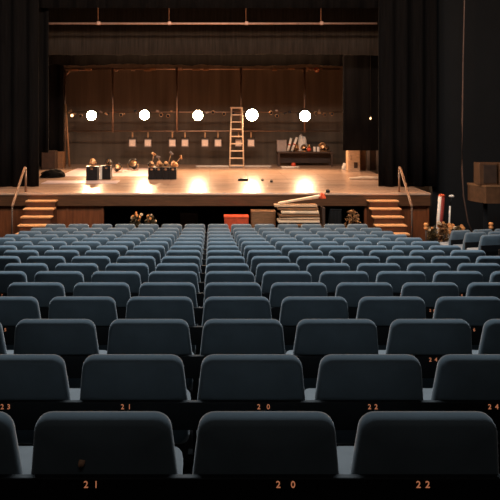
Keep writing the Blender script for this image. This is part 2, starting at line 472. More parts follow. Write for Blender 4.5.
def handrail(xt, xb, label):
    root = thing('handrail', (at(xt, 0, 18.62).x, 18.62, STAGE_Z), label, 'handrail', 'handrails of the stage steps')
    X = 0.0
    top = at(xt, 168, 18.62) - root.location; low = at(xb, 205, 17.35) - root.location
    MB().tube([top + Vector((0, 0.12, -0.04)), top + Vector((0, 0.05, 0.01)), top, low, low + Vector((0, -0.03, -0.05))], 0.032, 8).build('rail', M['rail_wood'], root)
    MB().tube([(top.x, 0.12, 0.0), top + Vector((0, 0.12, -0.03))], 0.028, 8).build('post', M['rail_wood'], root)
    bz = PIT_Z - STAGE_Z
    MB().tube([(low.x, low.y - 0.03, bz), low + Vector((0, -0.03, -0.04))], 0.024, 8).build('post', M['dark_wood'], root)
handrail(24.5, 12.5, 'sloping wooden handrail of the left stage steps')
handrail(400.5, 411.5, 'sloping wooden handrail of the right stage steps')

# ------------------------------------------------------------------ curtains
def curtain(px0, px1, y, zb, zt, mat, amp, wave, label, name='stage_curtain', cat='curtain', group=None, hem=0.0, seed=0):
    o = drape(name, mat, at(px0, 0, y).x, at(px1, 0, y).x, zb, zt, y, amp, wave, None, hem, 0.02, seed)
    return tag(o, label, cat, group)
curtain(-55, 38, 20.0, STAGE_Z + 0.01, 6.5, M['black_drape'], 0.09, 0.42, 'black folded house curtain drawn aside at the left of the stage', group='house curtains', seed=1)
curtain(379, 436, 20.0, STAGE_Z + 0.01, 6.5, M['black_drape'], 0.09, 0.42, 'black folded house curtain drawn aside at the right of the stage', group='house curtains', seed=2)
curtain(30, 49, 20.9, STAGE_Z + 0.01 + 0.9, 6.5, M['black_drape'], 0.06, 0.3, 'narrow black curtain just behind the left house curtain', seed=3)
zz = lambda py, d: -(py - CY) * d / F
curtain(30, 400, 20.6, zz(8, 20.6), 6.995, M['black_drape'], 0.05, 0.5, 'black border hanging across the very top of the stage opening', 'stage_border', 'border', 'borders above the stage', 0.0, 4)
curtain(20, 400, 22.8, zz(55, 22.8), 6.995, M['brown_drape'], 0.015, 0.9, 'brown border hanging behind the bright overhead pipe', 'stage_border', 'border', 'borders above the stage', 0.012, 5)
curtain(40, 390, 24.6, zz(65, 24.6), 6.995, M['dark_border'], 0.02, 0.7, 'dark border with ragged hem just above the lighting frame', 'stage_border', 'border', 'borders above the stage', 0.02, 6)
curtain(343, 392, 24.0, zz(150.5, 24.0), 6.0, M['black_drape'], 0.012, 0.5, 'flat black masking cloth hanging short of the floor at stage right side', 'masking_cloth', 'curtain', 'masking cloths', 0.0, 7)
curtain(0, 63.5, 27.3, STAGE_Z + 0.02, 6.0, M['black_drape'], 0.05, 0.4, 'dark masking cloth behind the left house curtain, beside the leaning pole', 'masking_cloth', 'curtain', 'masking cloths', 0.0, 8)

# bright pipe across the top with its hanging cables
d = 21.6; z = zz(23.5, d)
root = thing('overhead_pipe', (at(212, 0, d).x, d, z), 'long bright horizontal pipe hung across the top of the stage opening', 'pipe')
hl = at(377, 0, d).x - root.location.x
MB().tube([(-hl, 0, 0), (hl, 0, 0)], 0.032, 10).build('pipe', M['pipe_pale'], root)
for px in (98, 169, 246, 321):
    x = at(px, 0, d).x - root.location.x
    MB().tube([(x, 0, 0.04), (x, 0, 4.3)], 0.016, 6).build('hanging_cable', M['pipe'], root)
    MB().box((x + 0.02, 0, 0.01), (0.11, 0.09, 0.11), None, 0.02).build('clamp', M['pipe_pale'], root)

# lighting frame at the back with pipes and uprights
LD = 27.6
root = thing('lighting_frame', (0, LD, zz(131, LD)), 'wide pipe frame with uprights carrying the lamps in front of the back wall', 'frame')
zT, zM, zB = zz(69, LD) - root.location.z, zz(112, LD) - root.location.z, 0.0
xa, xb = at(65, 0, LD).x, at(340, 0, LD).x
for zc_, r, x_l, x_r in ((zT, 0.03, xa, xb), (zM, 0.022, xa, at(348, 0, LD).x), (zB, 0.026, xa, xb)):
    MB().tube([(x_l, 0, zc_), (x_r, 0, zc_)], r, 8).build('pipe', M['pipe'], root)
for px in (113, 177, 241, 304.5):
    x = at(px, 0, LD).x
    MB().tube([(x, -0.06, zB - 0.05), (x, -0.06, zT + 0.05)], 0.042, 8).build('upright', M['pipe'], root)
MB().tube([(xa, 0, zT - 0.28), (xa + 0.25, 0, zT)], 0.025, 8).build('brace', M['pipe'], root)
MB().tube([(xa, 0, STAGE_Z - root.location.z), (xa, 0, zT)], 0.03, 8).build('upright', M['pipe'], root)
for px in (80, 145, 209, 273, 335):
    x = at(px, 0, LD).x
    MB().tube([(x, 0, zT), (x, 0, 6.9 - root.location.z)], 0.012, 6).build('hanging_cable', M['cable'], root)
# wire bundles along the top pipe
rnd = random.Random(4)
for k in range(26):
    x = rnd.uniform(xa + 0.2, xb - 0.1)
    MB().box((x, -0.03, zT + rnd.uniform(-0.06, 0.03)), (rnd.uniform(0.06, 0.3), 0.08, rnd.uniform(0.05, 0.1)), None, 0.015).build('cable_tie', M['mid_wood'] if k % 3 else M['pipe'], root)

for k in range(30):
    x = rnd.uniform(xa + 0.1, xb)
    MB().box((x, -0.02, zM + rnd.uniform(-0.07, 0.06)), (rnd.uniform(0.05, 0.14), 0.06, rnd.uniform(0.04, 0.1)), (0, rnd.uniform(-0.5, 0.5), 0), 0.012).build('clamp', M[('copper', 'black_metal', 'pipe')[k % 3]], root)
# ------------------------------------------------------------------ lanterns
def make_lantern(name, r, L, body, lens, label, cat, group, yoke=True):
    """par can pointing to -y, hung from above; origin at the hook on the pipe, body centre 0.02 below"""
    root = thing(name, (0, 0, 0), label, cat, group)
    R = Matrix.Rotation(PI / 2, 4, 'X')      # z -> -y
    MB().lathe([(r * 0.55, -L), (r * 0.85, -L * 0.8), (r, -L * 0.5), (r, 0), (r * 1.06, 0), (r * 1.06, 0.02), (r * 0.92, 0.02), (r * 0.92, 0.0)], 32, R).build('can', body, root)
    MB().lathe([(r * 0.9, 0.002), (r * 0.9, 0.012), (r * 0.6, 0.03), (0.001, 0.036)], 32, R).build('lens', lens, root)
    if yoke:
        y = MB(); pts = [(-r * 1.12, L * 0.5, 0)] + [(-r * 1.12 * math.cos(t), L * 0.5, r * 1.25 * math.sin(t)) for t in (0.4, 0.9, PI / 2, PI - 0.9, PI - 0.4)] + [(r * 1.12, L * 0.5, 0)]
        y.tube(pts, 0.014, 6).build('yoke', body, root)
    return root

LAMPS = [(91.5, 115.5, 0.20), (144.5, 115, 0.20), (198, 115.5, 0.205), (252, 115, 0.245), (305, 116, 0.225)]
names = ['first', 'second', 'third', 'fourth', 'fifth']
for k, (px, py, r) in enumerate(LAMPS):
    extra = ['farthest to the left', 'second from the left', 'in the middle of the five', 'the brightest, right of the ladder', 'farthest to the right'][k]
    o = make_lantern('stage_lamp', r, 0.3, M['black_metal'], M['lens'], 'glowing round stage lamp on the back frame, ' + extra, 'stage lamp', 'lit stage lamps')
    o.location = at(px, py, LD - 0.42)
# small unlit lanterns on the middle pipe
UNL = [(72, 115.5), (80.5, 116), (121, 115), (161, 115), (168, 116), (213, 112.5), (224, 114), (271, 113), (277, 116), (316, 113.5), (325, 115), (332, 114)]
for k, (px, py) in enumerate(UNL):
    near = ['at the left end of the frame', 'left of the first lit lamp', 'between first and second lit lamps', 'right of the second lit lamp', 'farther right of the second lit lamp',
            'right of the third lit lamp', 'just left of the ladder', 'right of the brightest lamp', 'farther right of the brightest lamp', 'just right of the last lit lamp', 'second right of the last lit lamp',
            'at the right end of the frame'][k]
    o = make_lantern('stage_lantern', 0.06, 0.14, M['copper'], M['spark'] if k == 0 else M['black_metal'], 'small %s lantern on the pipe, %s' % ('lit' if k == 0 else 'unlit', near), 'lantern', 'small lanterns on the pipe')
    o.location = at(px, py, LD - 0.26)

# square floods hanging in pairs from the lower pipe
def make_flood():
    root = bpy.data.objects.new('flood_light', None); COL.objects.link(root)
    w, h = 0.27, 0.29
    b = MB().box((0, 0.09, -0.42), (w, 0.16, h), (math.radians(-6), 0, 0), 0.015); b.build('housing', M['grey_paint'], root)
    MB().box((0, 0.0, -0.405), (w * 0.82, 0.02, h * 0.78), (math.radians(-6), 0, 0), 0.004).build('reflector', M['flood_front'], root)
    MB().tube([(-w / 2 - 0.015, 0.08, -0.4), (-w / 2 - 0.015, 0.08, -0.2), (w / 2 + 0.015, 0.08, -0.2), (w / 2 + 0.015, 0.08, -0.4)], 0.014, 6).build('yoke', M['black_metal'], root)
    MB().box((0, 0.08, -0.1), (0.06, 0.06, 0.2), None, 0.01).build('hook', M['copper'], root)
    return root
fl = make_flood()
wh = ['farthest left', 'second from left', 'third from left', 'fourth from left', 'fifth from left', 'sixth from left', 'behind the ladder', 'farthest right, beside the ladder']
for k, px in enumerate((132.5, 148, 172.5, 185, 205, 218, 238.5, 251)):
    o = fl if k == 0 else copy_thing(fl, None or (0, 0, 0))
    o.location = at(px, 131.5, LD) + Vector((0, -0.08, -0.03)); o.rotation_euler = (0, 0, random.uniform(-0.12, 0.12))
    tag(o, 'pale square flood light under the lower pipe, ' + wh[k], 'flood light', 'flood lights under the lower pipe')

# ladder
d = 27.15
bl, br = at(229.5, 0, d).x, at(243.5, 0, d).x; tl, tr = at(231.5, 0, d).x, at(242, 0, d).x
ladH = zz(108, d) - STAGE_Z
root = thing('step_ladder', ((bl + br) / 2, d, STAGE_Z), 'tall folding step ladder standing at the back of the stage', 'ladder')
cx = root.location.x
def lerp(a, b, t): return a + (b - a) * t
for (b_, t_) in ((bl, tl), (br, tr)):
    MB().tube([(b_ - cx, -0.25, 0), (t_ - cx, 0.0, ladH)], 0.03, 6).build('side_rail', M['bright_wood'], root)
    MB().tube([(b_ - cx, 0.3, 0), (t_ - cx, 0.05, ladH - 0.05)], 0.02, 6).build('rear_leg', M['mid_wood'], root)
for k in range(8):
    t = (k + 0.35) / 8.3
    x0, x1 = lerp(bl, tl, t) - cx, lerp(br, tr, t) - cx
    MB().box(((x0 + x1) / 2, lerp(-0.25, 0, t) + 0.02, t * ladH), (x1 - x0, 0.1, 0.045), None, 0.006).build('step', M['bright_wood'], root)
MB().box((0, 0.02, ladH + 0.01), (tr - tl + 0.08, 0.16, 0.06), None, 0.01).build('top_cap', M['pale_wood'], root)

# ------------------------------------------------------------------ things on the stage
def on_stage(px, py):                     # the point of the stage floor seen at a pixel
    d = F * -STAGE_Z / (py - CY)
    return Vector(((px - CX) * d / F, d, STAGE_Z))

def flight_case(px, py, w, h, dp, label, group, trim=False):
    p = on_stage(px, py); p.y += dp / 2
    root = thing('flight_case', p, label, 'flight case', group)
    MB().box((0, 0, h * 0.42), (w, dp, h * 0.84), None, 0.008).build('body', M['black_metal'], root)
    MB().box((0, 0, h * 0.925), (w, dp, h * 0.15), None, 0.008).build('lid', M['black_metal'], root)
    for s in (-1, 1):
        for q in (-1, 1):
            MB().box((s * (w / 2 - 0.004), q * (dp / 2 - 0.004), h * 0.42), (0.016, 0.016, h * 0.82)).build('edge_trim', M['black_metal'], root)
    MB().box((0, -dp / 2 - 0.006, h * 0.84), (0.06, 0.02, 0.05), None, 0.004).build('latch', M['copper'], root)
    if trim:
        MB().box((-w / 2 - 0.045, 0, h * 0.5), (0.08, dp * 0.96, h * 0.98), None, 0.006).build('lit_side_strip', M['white'], root)['label'] = 'white strip painted for the lit side'  # added white strip paints the lamplight on the left side of the case
    return root
c1 = flight_case(91.7, 180.5, 0.33, 0.42, 0.4, 'black flight case at the left of the stage, with a lantern on it', 'black flight cases on the stage')
c2 = flight_case(106.3, 179.5, 0.25, 0.42, 0.4, 'black flight case with its lit side painted white at the left of the stage', 'black flight cases on the stage', True)
gcs = []
for k, px in enumerate((151.5, 158.6, 165.7, 172.8)):
    gcs.append(flight_case(px, 179.5, 0.205, 0.37, 0.45, 'narrow black case standing in a row of four on the stage, %s' % ['leftmost', 'second from left', 'third from left', 'rightmost'][k], 'row of narrow black cases'))

def floor_lantern(loc, r, L, rot, label, body=None, group='loose lanterns on the stage'):
    """a lantern lying or standing on a small base; origin at its foot"""
    body = body or M['black_metal']
    root = thing('floor_lantern', loc, label, 'lantern', group, rot)
    R = Matrix.Translation((0, 0, r * 1.5 + 0.02)) @ Matrix.Rotation(PI / 2 - 0.5, 4, 'X')
    MB().lathe([(r * 0.5, -L), (r * 0.85, -L * 0.75), (r, -L * 0.4), (r, 0), (r * 1.1, 0.0), (r * 1.1, 0.02), (r * 0.9, 0.02), (r * 0.9, 0)], 16, R).build('can', body, root)
    MB().lathe([(r * 0.88, 0.003), (r * 0.8, 0.015), (0.001, 0.022)], 16, R).build('lens', M['copper'], root)
    y = MB(); y.tube([(-r * 1.2, 0, r * 1.5), (-r * 1.2, 0, 0.02), (r * 1.2, 0, 0.02), (r * 1.2, 0, r * 1.5)], 0.014, 6)
    y.box((0, 0, 0.008), (r * 2.2, r * 1.2, 0.016)); y.build('yoke', M['copper'], root)
    return root
def top_of(case, h, dx=0, dy=0): return case.location + Vector((dx, dy, h + 0.002))
floor_lantern(top_of(c1, 0.42, 0.0), 0.085, 0.18, (0, 0, 0.3), 'brassy lantern lying on the leftmost flight case', M['copper'])
floor_lantern(top_of(c2, 0.42, 0.02), 0.075, 0.18, (0, 0, -0.6), 'dark lantern lying on the flight case with the lit side painted white')
for k, (c, dx, rz) in enumerate(((gcs[0], 0, 0.8), (gcs[1], 0.0, -0.5), (gcs[2], 0.0, 0.2), (gcs[3], 0.0, -0.9))):
    floor_lantern(top_of(c, 0.37, dx, -0.04), 0.07, 0.2, (0, 0, rz), 'lantern lying on the %s of four narrow black cases' % ['leftmost', 'second', 'third', 'rightmost'][k], M['copper'] if k % 2 else M['black_metal'])
# folded music stands leaning up out of the cases
for k, (c, dx, hh, lean) in enumerate(((gcs[0], -0.02, 0.4, 0.15), (gcs[1], 0.05, 0.3, -0.3), (gcs[2], 0.03, 0.42, 0.3), (gcs[3], 0.0, 0.3, 0.8))):
    p = top_of(c, 0.37, dx, 0.14)
    root = thing('folded_stand', p, 'folded metal stand upright on the %s of four narrow black cases' % ['leftmost', 'second', 'third', 'rightmost'][k], 'stand', 'folded stands on the black cases')
    MB().tube([(0, 0, 0.01), (lean * hh, 0, hh)], 0.012, 6).build('pole', M['copper'], root)
    MB().box((lean * hh, 0, hh), (0.13, 0.03, 0.07), (0.4, lean + 0.5, 0), 0.01).build('desk', M['copper' if k in (0, 3) else 'grey_paint'], root)
    b = MB()
    for a in (0, 2.1, 4.2): b.tube([(0, 0, 0.12), (0.07 * math.cos(a), 0.07 * math.sin(a), 0.006)], 0.008, 5)
    b.build('tripod', M['copper'], root)
floor_lantern(on_stage(118, 172.5), 0.12, 0.26, (0, 0, 0.4), 'dark lantern standing on the stage behind the flight cases')
floor_lantern(on_stage(133, 170.5), 0.16, 0.3, (0, 0, -0.3), 'larger dark lantern standing near the back behind the row of cases')
p = on_stage(129, 170.8)
tag(slab(-0.22, 0.12, -0.1, 0.1, 0.0, 0.012).box((0.02, 0.02, 0.02), (0.26, 0.16, 0.014), (0, 0, 0.4)).build('paper_stack', M['white'], None, p + Vector((0, -0.5, 0.0095)), (0, 0, 0.2)), 'white papers lying on the stage floor before the larger dark lantern', 'papers')

# thin added sheets painting the pale floor reflection at the left of the stage
a, b = on_stage(58, 176.5), on_stage(166, 168.2)
tag(slab(a.x, on_stage(166, 176.5).x, a.y, b.y, STAGE_Z + 0.0005, STAGE_Z + 0.008).build('floor_reflection', M['reflection']), 'pale pinkish vinyl painted on the left half of the stage', 'mat')
a = on_stage(41, 183.6)
tag(slab(a.x, a.x + 2.2, a.y, a.y + 0.85, STAGE_Z + 0.0005, STAGE_Z + 0.009).build('floor_reflection', M['reflection']), 'small pale vinyl painted on the boards in front of the black cloth heap', 'mat')
# black cloth heap
def mound(name, mat, loc, sx_, sy_, sz_, seed, label, cat):
    rnd = random.Random(seed); bm = bmesh.new()
    bmesh.ops.create_icosphere(bm, subdivisions=4, radius=1.0)
    from mathutils import noise
    for v in bm.verts:
        c = v.co.copy(); k = 1 + 0.28 * noise.noise(c * 1.7 + Vector((seed, 0, 0))) + 0.1 * noise.noise(c * 5)
        v.co = Vector((c.x * sx_ * k, c.y * sy_ * k, max(0.0, (c.z + 0.15)) * sz_ * k))
    for f in bm.faces: f.smooth = True
    me = bpy.data.meshes.new(name); bm.to_mesh(me); bm.free(); me.materials.append(mat)
    return tag(link(name, me, None, loc), label, cat)
p = on_stage(50, 178.0); p.y += 0.3
mound('cloth_heap', M['black_drape'], p + Vector((0, 0, 0.012)), 0.42, 0.35, 0.2, 3, 'heap of black cloth on the stage beside the left curtain', 'cloth')

# boxes and pole at the left rear
def crate(px, py, w, h, dp, mat, label, name='wooden_crate', cat='crate', group=None):
    p = on_stage(px, py); p.y += dp / 2
    root = thing(name, p, label, cat, group)
    MB().box((0, 0, h / 2), (w, dp, h), None, 0.006).build('body', mat, root)
    f = MB()
    for s in (-1, 1):
        f.box((s * (w / 2 - 0.03), -dp / 2 - 0.008, h / 2), (0.05, 0.016, h - 0.01))
        f.box((0, -dp / 2 - 0.008, h / 2 + s * (h / 2 - 0.03)), (w - 0.1, 0.016, 0.05))
    f.build('frame', mat, root)
    return root
crate(48.5, 169.5, 0.5, 0.68, 0.4, M['dark_wood'], 'dull brown box standing behind the black cloth heap at the left')
crate(59, 168.5, 0.32, 0.62, 0.3, M['mid_wood'], 'lighter brown upright box beside the leaning pole at the left')
p0 = on_stage(69.5, 168); p1 = at(65.5, 104, p0.y + 0.25)
tag(MB().tube([p0 + Vector((0, 0, 0.045)) - p0, p1 - p0], 0.04, 8).build('wooden_pole', M['mid_wood'], None, p0), 'brown wooden pole leaning upright at the left end of the frame', 'pole')

# white tubes lying at the back
def floor_tube(px0, px1, py, r, mat, label):
    a, b = on_stage(px0, py), on_stage(px1, py)
    c = (a + b) / 2 + Vector((0, 0, r))
    root = thing('floor_batten', c, label, 'batten', 'pale battens lying along the back')
    MB().tube([(a.x - c.x, 0, 0), (b.x - c.x, 0, 0)], r, 10).build('tube', M['white'], root)
    for s in (a.x - c.x, b.x - c.x):
        MB().tube([(s - 0.02, 0, 0), (s + 0.02, 0, 0)], r * 1.15, 10).build('end_cap', M['grey_paint'], root)
floor_tube(196, 271, 167.3, 0.035, M['white'], 'long pale batten lying along the back behind the ladder')
floor_tube(281, 299, 168.2, 0.035, M['white'], 'short pale batten lying on the stage in front of the cluttered table')

# small black things on the boards
def small_box(px, py, w, dp, h, label, name, cat):
    p = on_stage(px, py); p.y += dp / 2
    r = thing(name, p, label, cat)
    MB().box((0, 0, h / 2), (w, dp, h), None, min(h, w) * 0.12).build('body', M['black_metal'], r)
    MB().tube([(-w * 0.3, -dp * 0.1, h), (-w * 0.2, -dp * 0.1, h + 0.02), (w * 0.2, -dp * 0.1, h + 0.02), (w * 0.3, -dp * 0.1, h)], 0.006, 5).build('handle', M['black_metal'], r)
small_box(243, 181, 0.3, 0.2, 0.07, 'flat black box lying on the stage boards below the ladder', 'stage_box', 'box')
small_box(262.5, 181, 0.08, 0.08, 0.05, 'tiny black block on the boards, left of two beyond the flat box', 'stage_weight', 'weight')
small_box(271.5, 182.5, 0.08, 0.08, 0.06, 'tiny black block on the boards, right of two beyond the flat box', 'stage_weight', 'weight')
small_box(328, 193, 0.1, 0.08, 0.07, 'small dark block on the front edge of the stage above the board trolley', 'stage_weight', 'weight')

# cluttered table at the right rear
TD = 27.9
tx0, tx1 = at(277, 0, TD).x, at(332, 0, TD).x; th = 0.57
root = thing('work_table', ((tx0 + tx1) / 2, TD, STAGE_Z), 'dark wooden work table covered in clutter at the back right', 'table')
w = tx1 - tx0
MB().box((0, 0, th - 0.03), (w, 0.6, 0.06), None, 0.008).build('table_top', M['dark_wood'], root)
MB().box((0, 0.26, 0.3), (w - 0.1, 0.03, 0.4)).build('back_panel', M['dark_wood'], root)
for s in (-1, 1):
    for q in (-1, 1):
        MB().box((s * (w / 2 - 0.05), q * 0.26, (th - 0.06) / 2), (0.06, 0.06, th - 0.06)).build('leg', M['dark_wood'], root)
tz = STAGE_Z + th + 0.001
def on_table(px, dy=0.0): return Vector((at(px, 0, TD).x, TD + dy, tz))
p = on_table(281.5)
r = thing('storage_box', p, 'grey box at the left end of the cluttered table', 'box')
MB().box((0, 0, 0.21), (0.36, 0.34, 0.42), None, 0.01).build('body', M['grey_paint'], r); MB().box((0, 0, 0.43), (0.38, 0.36, 0.03), None, 0.008).build('lid', M['grey_paint'], r)
for k, (px, lean, h) in enumerate(((287.5, 0.25, 0.52), (291.5, 0.35, 0.55))):
    r = thing('paper_roll', on_table(px, -0.14), 'pale rolled sheet leaning beside the grey box, %s of two' % ['left', 'right'][k], 'roll', 'pale rolls on the table')
    MB().tube([(0, 0, 0.016), (lean * h, 0, h)], 0.05, 10).build('roll', M['white'], r)
    MB().tube([(lean * h * 0.45, 0, h * 0.45 + 0.008), (lean * h * 0.53, 0, h * 0.53 + 0.008)], 0.054, 10).build('tie', M['red'], r)
for k, (px, dy, r_, bd, rz) in enumerate(((298, 0.08, 0.1, 'copper', 0.5), (303.5, -0.08, 0.1, 'black_metal', -0.4), (308, 0.12, 0.1, 'copper', 0.1), (322, 0.0, 0.13, 'copper', -0.5), (327.5, 0.0, 0.08, 'black_metal', 0.8))):
    floor_lantern(on_table(px, dy), r_, 0.22, (0, 0, rz), 'spare lantern on the cluttered table, ' + ['just right of the pale rolls', 'in front of two others', 'behind the red ball', 'larger, near the right end', 'at the right end'][k], M[bd], 'spare lanterns on the table')
p = on_table(303, 0.14)
tag(mound('cloth_bundle', M['white'], p, 0.2, 0.12, 0.56, 9, 'pale cloth bundle piled high on the middle of the cluttered table', 'cloth'), 'pale cloth bundle piled high on the middle of the cluttered table', 'cloth')
def ball(px, py, d, r, mat, label):
    p = at(px, py, d)
    rt = MB().lathe([(0.001, -r)] + [(r * math.cos(t), r * math.sin(t)) for t in [(-PI / 2 + PI * q / 10) for q in range(1, 10)]] + [(0.001, r)], 16)
    return tag(rt.build('red_ball', mat, None, p), label, 'ball', 'red balls by the table')
bp = on_table(309, -0.2); ball(309, CY - (bp.z + 0.085) * F / bp.y, bp.y, 0.085, M['red'], 'red ball on the front of the cluttered table')
ball(293.5, 113 + (2.056 - 0.09) * F / 27.3, 27.3, 0.09, M['red'], 'red ball on the floor in front of the cluttered table')
for k, (px, dy) in enumerate(((314, -0.16), (317.5, -0.2))):
    r = thing('tin_can', on_table(px, dy), 'pale tin can right of the red ball, %s of two' % ['left', 'right'][k], 'can', 'pale cans on the table')
    MB().lathe([(0.05, 0), (0.055, 0.01), (0.055, 0.17), (0.05, 0.18)], 14).build('can_body', M['white'], r)
    MB().lathe([(0.05, 0.18), (0.045, 0.19)], 14).build('can_lid', M['grey_paint'], r)

# cabinet and boards at the right rear, under the masking cloth
p = on_stage(354.5, 171.5); p.y += 0.25
r = thing('wooden_cabinet', p, 'pale wooden cabinet under the short masking cloth at the right', 'cabinet')
w, h = 0.42, 0.95
MB().box((0, 0.02, h / 2), (w, 0.44, h), None, 0.008).build('body', M['pale_wood'], r)
dd_ = MB().box((0.02, -0.21, h / 2 + 0.02), (w - 0.08, 0.02, h - 0.1), None, 0.004).build('door', M['pale_wood'], r)
MB().box((0.05, -0.225, 0.22), (0.13, 0.02, 0.2), None, 0.004).build('vent', M['dark_wood'], dd_)
MB().tube([(-0.12, -0.225, 0.42), (-0.12, -0.24, 0.44), (-0.12, -0.24, 0.54), (-0.12, -0.225, 0.56)], 0.01, 6).build('handle', M['black_metal'], dd_)
for k, (px, w, mat, nm) in enumerate(((363.5, 0.2, 'mid_wood', 'brown'), (368.8, 0.1, 'grey_paint', 'grey'), (373.5, 0.2, 'dark_wood', 'dark brown'), (378, 0.09, 'grey_paint', 'narrow grey'))):
    p = on_stage(px, 170.5); p.y += 0.1
    r = thing('scenery_flat', p, '%s scenery board standing upright right of the pale cabinet' % nm, 'scenery board', 'scenery boards at the right')
    MB().box((0, 0, 0.45), (w, 0.05, 0.9), None, 0.005).build('board', M[mat], r)
    MB().box((0, 0.15, 0.02), (0.05, 0.3, 0.04)).build('foot', M['mid_wood'], r)
    MB().tube([(0, 0.28, 0.03), (0, 0.03, 0.6)], 0.015, 6).build('brace', M['mid_wood'], r)
# long pale cloth roll on the floor
p = on_stage(367, 179.5)
bm_ = MB().tube([(-0.55, 0, 0.03), (-0.3, 0.03, 0.045), (0, 0, 0.06), (0.25, -0.03, 0.05), (0.55, 0, 0.04)], [0.028, 0.043, 0.058, 0.048, 0.035], 10)
tag(bm_.build('cloth_roll', M['bright_wood'], None, p), 'long pale cloth roll on the boards before the right curtain', 'cloth')
p = on_stage(345, 169.5)
tag(mound('cloth_bundle', M['white'], p, 0.12, 0.1, 0.2, 12, 'small pale cloth bundle left of the pale cabinet', 'cloth'), 'small pale cloth bundle left of the pale cabinet', 'cloth')
# small lit bulb against the masking cloth
p = at(370.5, 118.5, 23.9)
r = thing('work_light', p, 'tiny lit bulb hanging before the black masking cloth', 'bulb')
MB().lathe([(0.001, -0.035), (0.025, -0.02), (0.03, 0.0), (0.02, 0.03), (0.014, 0.045)], 12).build('bulb', M['spark'], r)
MB().lathe([(0.018, 0.045), (0.02, 0.1), (0.006, 0.11)], 10).build('socket', M['black_metal'], r)
MB().tube([(0, 0, 0.1), (0, 0.01, 6.9 - p.z)], 0.006, 5).build('cord', M['black_metal'], r)
# second tiny red light on the top pipe
p = at(317, 70.2, LD - 0.26)
o = make_lantern('stage_lantern', 0.08, 0.16, M['red'], M['copper'], 'small reddish lantern on the top pipe of the frame', 'lantern', None); o.location = p

# ------------------------------------------------------------------ things on the floor before the stage
def pit(px, d): return Vector((at(px, 0, d).x, d, PIT_Z))
def top_z(py, d): return zz(py, d) - PIT_Z
def pit_box(px0, px1, py, d, dp, mat, label, name, cat):
    p = pit((px0 + px1) / 2, d); p.y += dp / 2
    w = at(px1, 0, d).x - at(px0, 0, d).x; h = top_z(py, d)
    r = thing(name, p, label, cat)
    MB().box((0, 0, (h - 0.05) / 2), (w - 0.02, dp - 0.02, h - 0.05), None, 0.01).build('body', mat, r)
    MB().box((0, 0, h - 0.025), (w, dp, 0.05), None, 0.012).build('lid', mat, r)
    f = MB()
    for s in (-1, 0, 1): f.box((s * (w / 2 - 0.06), -dp / 2 + 0.002, (h - 0.05) / 2), (0.04, 0.024, h - 0.07))
    f.build('batten', mat, r)
pit_box(224, 249, 216.5, 18.15, 0.4, M['orange_red'], 'orange-red box on the floor in front of the stage', 'red_chest', 'chest')
pit_box(251, 276, 211, 18.3, 0.45, M['mid_wood'], 'brown wooden crate between the red box and the board trolley', 'wooden_crate', 'crate')
pit_box(180, 198, 213, 19.3, 0.4, M['dark_wood'], 'dark crate in the shadow under the stage, left of the red box', 'wooden_crate', 'crate')
pit_box(330, 342, 209, 18.6, 0.4, M['black_paint'], 'black box in the shadow right of the board trolley', 'storage_box', 'box')

# trolley loaded with boards
td = 17.85
p = pit(300, td)
r = thing('board_trolley', p, 'wooden trolley in front of the stage, loaded with loose boards', 'trolley')
hb = top_z(222, td)
MB().box((0, 0, hb - 0.05), (1.0, 0.44, 0.06), None, 0.01).build('deck', M['mid_wood'], r)
for s in (-1, 1):
    for q in (-1, 1):
        MB().box((s * 0.42, q * 0.17, (hb - 0.08 + 0.1) / 2), (0.06, 0.06, hb - 0.18), None).build('leg', M['dark_wood'], r)
        MB().lathe([(0.05, -0.015), (0.055, -0.01), (0.055, 0.01), (0.05, 0.015)], 14, Matrix.Translation((s * 0.42, q * 0.17, 0.055)) @ Matrix.Rotation(PI / 2, 4, 'X')).build('wheel', M['black_metal'], r)
MB().box((0.56, 0, hb + 0.1), (0.07, 0.4, 0.56), None, 0.01).build('end_frame', M['dark_wood'], r)
MB().box((0.51, 0, hb - 0.06), (0.1, 0.3, 0.05)).build('bracket', M['dark_wood'], r)
zb = hb - 0.02
boards = [(-0.03, 0.0, 1.02, 0.05, 0.00, 0.42, 'bright_wood'), (0.0, 0.01, 0.98, 0.045, -0.02, 0.38, 'pale_wood'), (-0.02, 0.0, 1.0, 0.05, 0.03, 0.40, 'mid_wood'),
          (0.0, -0.02, 0.92, 0.06, 0.0, 0.36, 'bright_wood'), (-0.05, 0.02, 1.0, 0.045, 0.0, 0.36, 'mid_wood'), (-0.1, 0.0, 1.05, 0.05, 0.0, 0.34, 'pale_wood')]
names_b = ['bottom', 'second from bottom', 'third from bottom', 'fourth from bottom', 'second from top', 'sticking out at left']
zc_ = zb + 0.03
for k, (dx, dy, L, t, rz, wd, mt) in enumerate(boards):
    zc_ += t / 2 + 0.004
    o = MB().box((0, 0, 0), (L, wd, t), None, 0.006).build('loose_board', M[mt], None, (p.x + dx - 0.02, p.y + dy, PIT_Z + zc_), (0, 0, rz))
    tag(o, 'loose board stacked on the trolley before the stage, ' + names_b[k], 'board', 'boards on the trolley')
    zc_ += t / 2 + 0.022
# short blocks between, holding them apart
zc_ += 0.0
o = MB().box((0, 0, 0), (1.12, 0.1, 0.05), None, 0.01).build('tilted_board', M['bright_wood'], None, (p.x + 0.0, p.y - 0.1, PIT_Z + zc_ + 0.11), (0, -0.18, 0))
tag(o, 'narrow pale board sloping up to the right on top of the trolley load', 'board', 'boards on the trolley')
o = MB().box((0, 0, 0), (1.0, 0.1, 0.045), None, 0.01).build('tilted_board', M['pale_wood'], None, (p.x + 0.0, p.y + 0.1, PIT_Z + zc_ + 0.07), (0, -0.13, 0))
tag(o, 'second sloping board behind the first on top of the trolley load', 'board', 'boards on the trolley')
mound('red_cloth', M['orange_red'], (at(321.5, 0, td).x, td - 0.1, zz(198.0, td)), 0.085, 0.1, 0.11, 21, 'crumpled red cloth on the raised right end of the boards', 'cloth')

